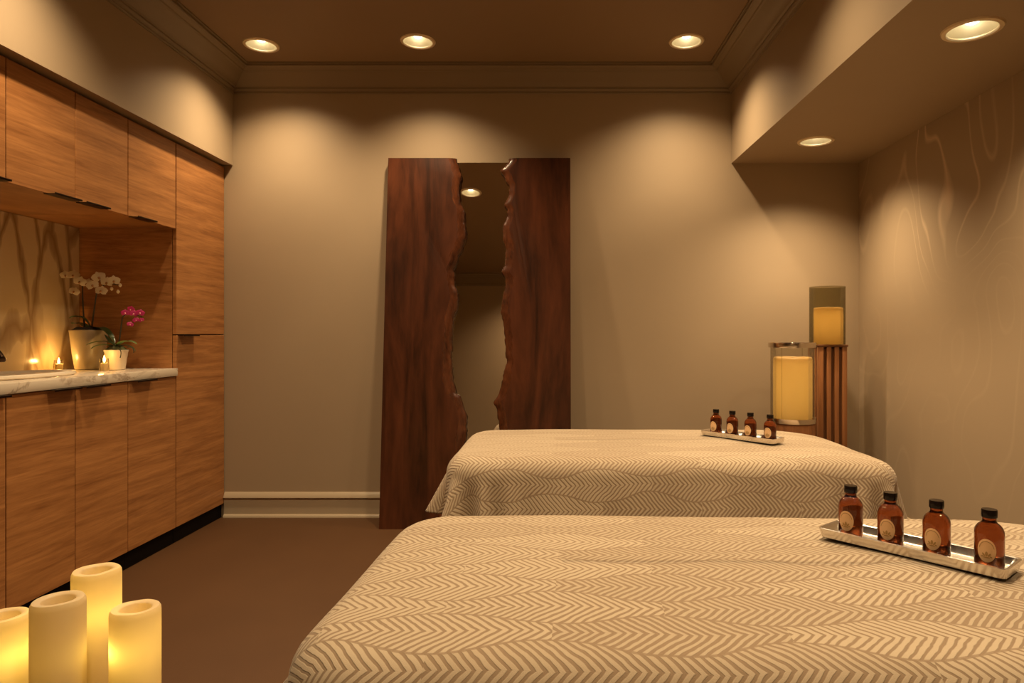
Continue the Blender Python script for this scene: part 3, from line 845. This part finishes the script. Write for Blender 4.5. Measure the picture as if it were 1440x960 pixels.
for k in range(4):
    a = PI / 4 + k * PI / 2
    obj('leg', tube(bmesh.new(), [(stx + .20 * math.cos(a), sty + .20 * math.sin(a), .0), (stx + .16 * math.cos(a), sty + .16 * math.sin(a), ZST - .028)], .014, 12, .018), M_stool, stl)
def cand(px, py, Y, r, label, watts, dz, loff=(0, 0)):
    p = P(px, py, Y); h = p.z - ZST - .0005
    return pillar((p.x, p.y, ZST + .0005), h, r, label, watts, h - dz, loff)
cand(82, 841, 1.28, .0445, 'front ivory pillar candle of the cluster at lower left', .035, .10, (.015, .01))
cand(136, 800, 1.43, .0455, 'tallest ivory pillar candle at the back of the cluster', .16, .085, (0, 0))
cand(190.5, 853, 1.33, .0445, 'ivory pillar candle with a bright spot at the right of the cluster', .15, .075, (-.022, -.022))
cand(6, 864, 1.41, .0455, 'ivory pillar candle at the left of the cluster, cut by the frame', .18, .075, (.01, 0))

# ------------------------------------------------------------------ candle stands in the far right corner
def stand(name, cx, cy, zt, label):
    t = thing(name, label, 'candle stand', (cx, cy, 0), 0, 'wooden candle stands in the corner'); return t
# tall slatted post
cx, cy, zt = 1.497, 3.72, 1.024
t = stand('candle_stand', cx, cy, zt, 'taller slatted wooden candle stand in the back corner')
obj('core', box((cx - .061, cy - .061, .02), (cx + .061, cy + .061, zt - .02)), M_post_d, t)
obj('foot', box((cx - .1, cy - .1, 0), (cx + .1, cy + .1, .025), .004), M_post_d, t)
for k in range(4):
    u_ = -.063 + k * .042
    for (ax, sg) in (('y', -1), ('y', 1), ('x', -1), ('x', 1)):
        if ax == 'y': b = box((cx + u_ - .012, cy + sg * .062, .026), (cx + u_ + .012, cy + sg * .079, zt - .012), .002)
        else: b = box((cx + sg * .062, cy + u_ - .012, .026), (cx + sg * .079, cy + u_ + .012, zt - .012), .002)
        obj('slat', b, M_post, t)
obj('top_plate', box((cx - .082, cy - .082, zt - .0115), (cx + .082, cy + .082, zt), .002), M_post_d, t)
h = lathe(bmesh.new(), [(.092, -.0005), (.0945, 0), (.0945, .318), (.0925, .319), (.0915, .318), (.0915, .001)], (cx, cy, zt), 48, cap0=False, cap1=False)
o = obj('hurricane_glass', h, M_smoke, None, 40); recenter(o, (cx, cy, zt)); tag(o, 'smoked glass cylinder on the taller stand, around its candle', 'glass cylinder')
pillar((cx + .006, cy, zt + .0015), .203, .077, 'amber pillar candle inside the smoked glass cylinder', .5, (.06, .10, .14, .17), (0, 0), .8, M_wax2, 'pillar candles on the corner stands', (1, .62, .22))
# lower round drum
cx, cy, zt = 1.228, 3.505, .648
t = stand('candle_stand', cx, cy, zt, 'shorter round wooden candle stand with metal rings, behind the far bed')
dr_ = lathe(bmesh.new(), [(.11, 0), (.112, .01), (.112, zt - .03), (.110, zt - .026)], (cx, cy, 0), 28)
obj('drum', dr_, M_post, t, 5)
obj('metal_dish', lathe(bmesh.new(), [(.112, zt - .0255), (.119, zt - .024), (.120, zt - .012), (.120, zt), (.116, zt + .001), (.112, zt - .004), (0, zt - .006)], (cx, cy, 0), 56), M_chrome, t)
for a in (45, 135, 225, 315):
    a = math.radians(a)
    obj('rod', tube(bmesh.new(), [(cx + .117 * math.cos(a), cy + .117 * math.sin(a), zt), (cx + .117 * math.cos(a), cy + .117 * math.sin(a), 1.012)], .0022, 8), M_clear, t)
rgm = lathe(bmesh.new(), [(.113, 1.012), (.120, 1.012), (.121, 1.016), (.121, 1.034), (.120, 1.037), (.113, 1.037), (.112, 1.034), (.112, 1.015), (.113, 1.012)], (cx, cy, 0), 64, cap0=False, cap1=False)
obj('top_ring', rgm, M_chrome, t)
h = lathe(bmesh.new(), [(.108, -.003), (.110, -.002), (.110, .362), (.1075, .362), (.1075, -.001)], (cx, cy, zt), 48, cap0=False, cap1=False)
o = obj('hurricane_glass', h, M_clear, None, 40); recenter(o, (cx, cy, zt)); tag(o, 'clear glass cylinder on the shorter round stand under the metal ring', 'glass cylinder')
pillar((cx + .002, cy, zt - .0035), .318, .097, 'large yellow pillar candle inside the clear glass on the round stand', .5, (.05, .12, .19, .26), (0, 0), .8, M_wax2, 'pillar candles on the corner stands', (1, .70, .24))

# ------------------------------------------------------------------ world and colour
w = bpy.data.worlds.new('world'); scn.world = w; w.use_nodes = True
w.node_tree.nodes['Background'].inputs[0].default_value = (.05, .035, .02, 1)
vs = scn.view_settings
vs.view_transform = 'Standard'; vs.look = 'None'; vs.gamma = 1; vs.use_curve_mapping = False
vs.exposure = -0.03
scn.cycles.use_denoising = True
scn.cycles.max_bounces = 10; scn.cycles.diffuse_bounces = 6; scn.cycles.transparent_max_bounces = 12; scn.cycles.transmission_bounces = 8
scn.cycles.sample_clamp_indirect = 6
scn.cycles.caustics_reflective = False; scn.cycles.caustics_refractive = False
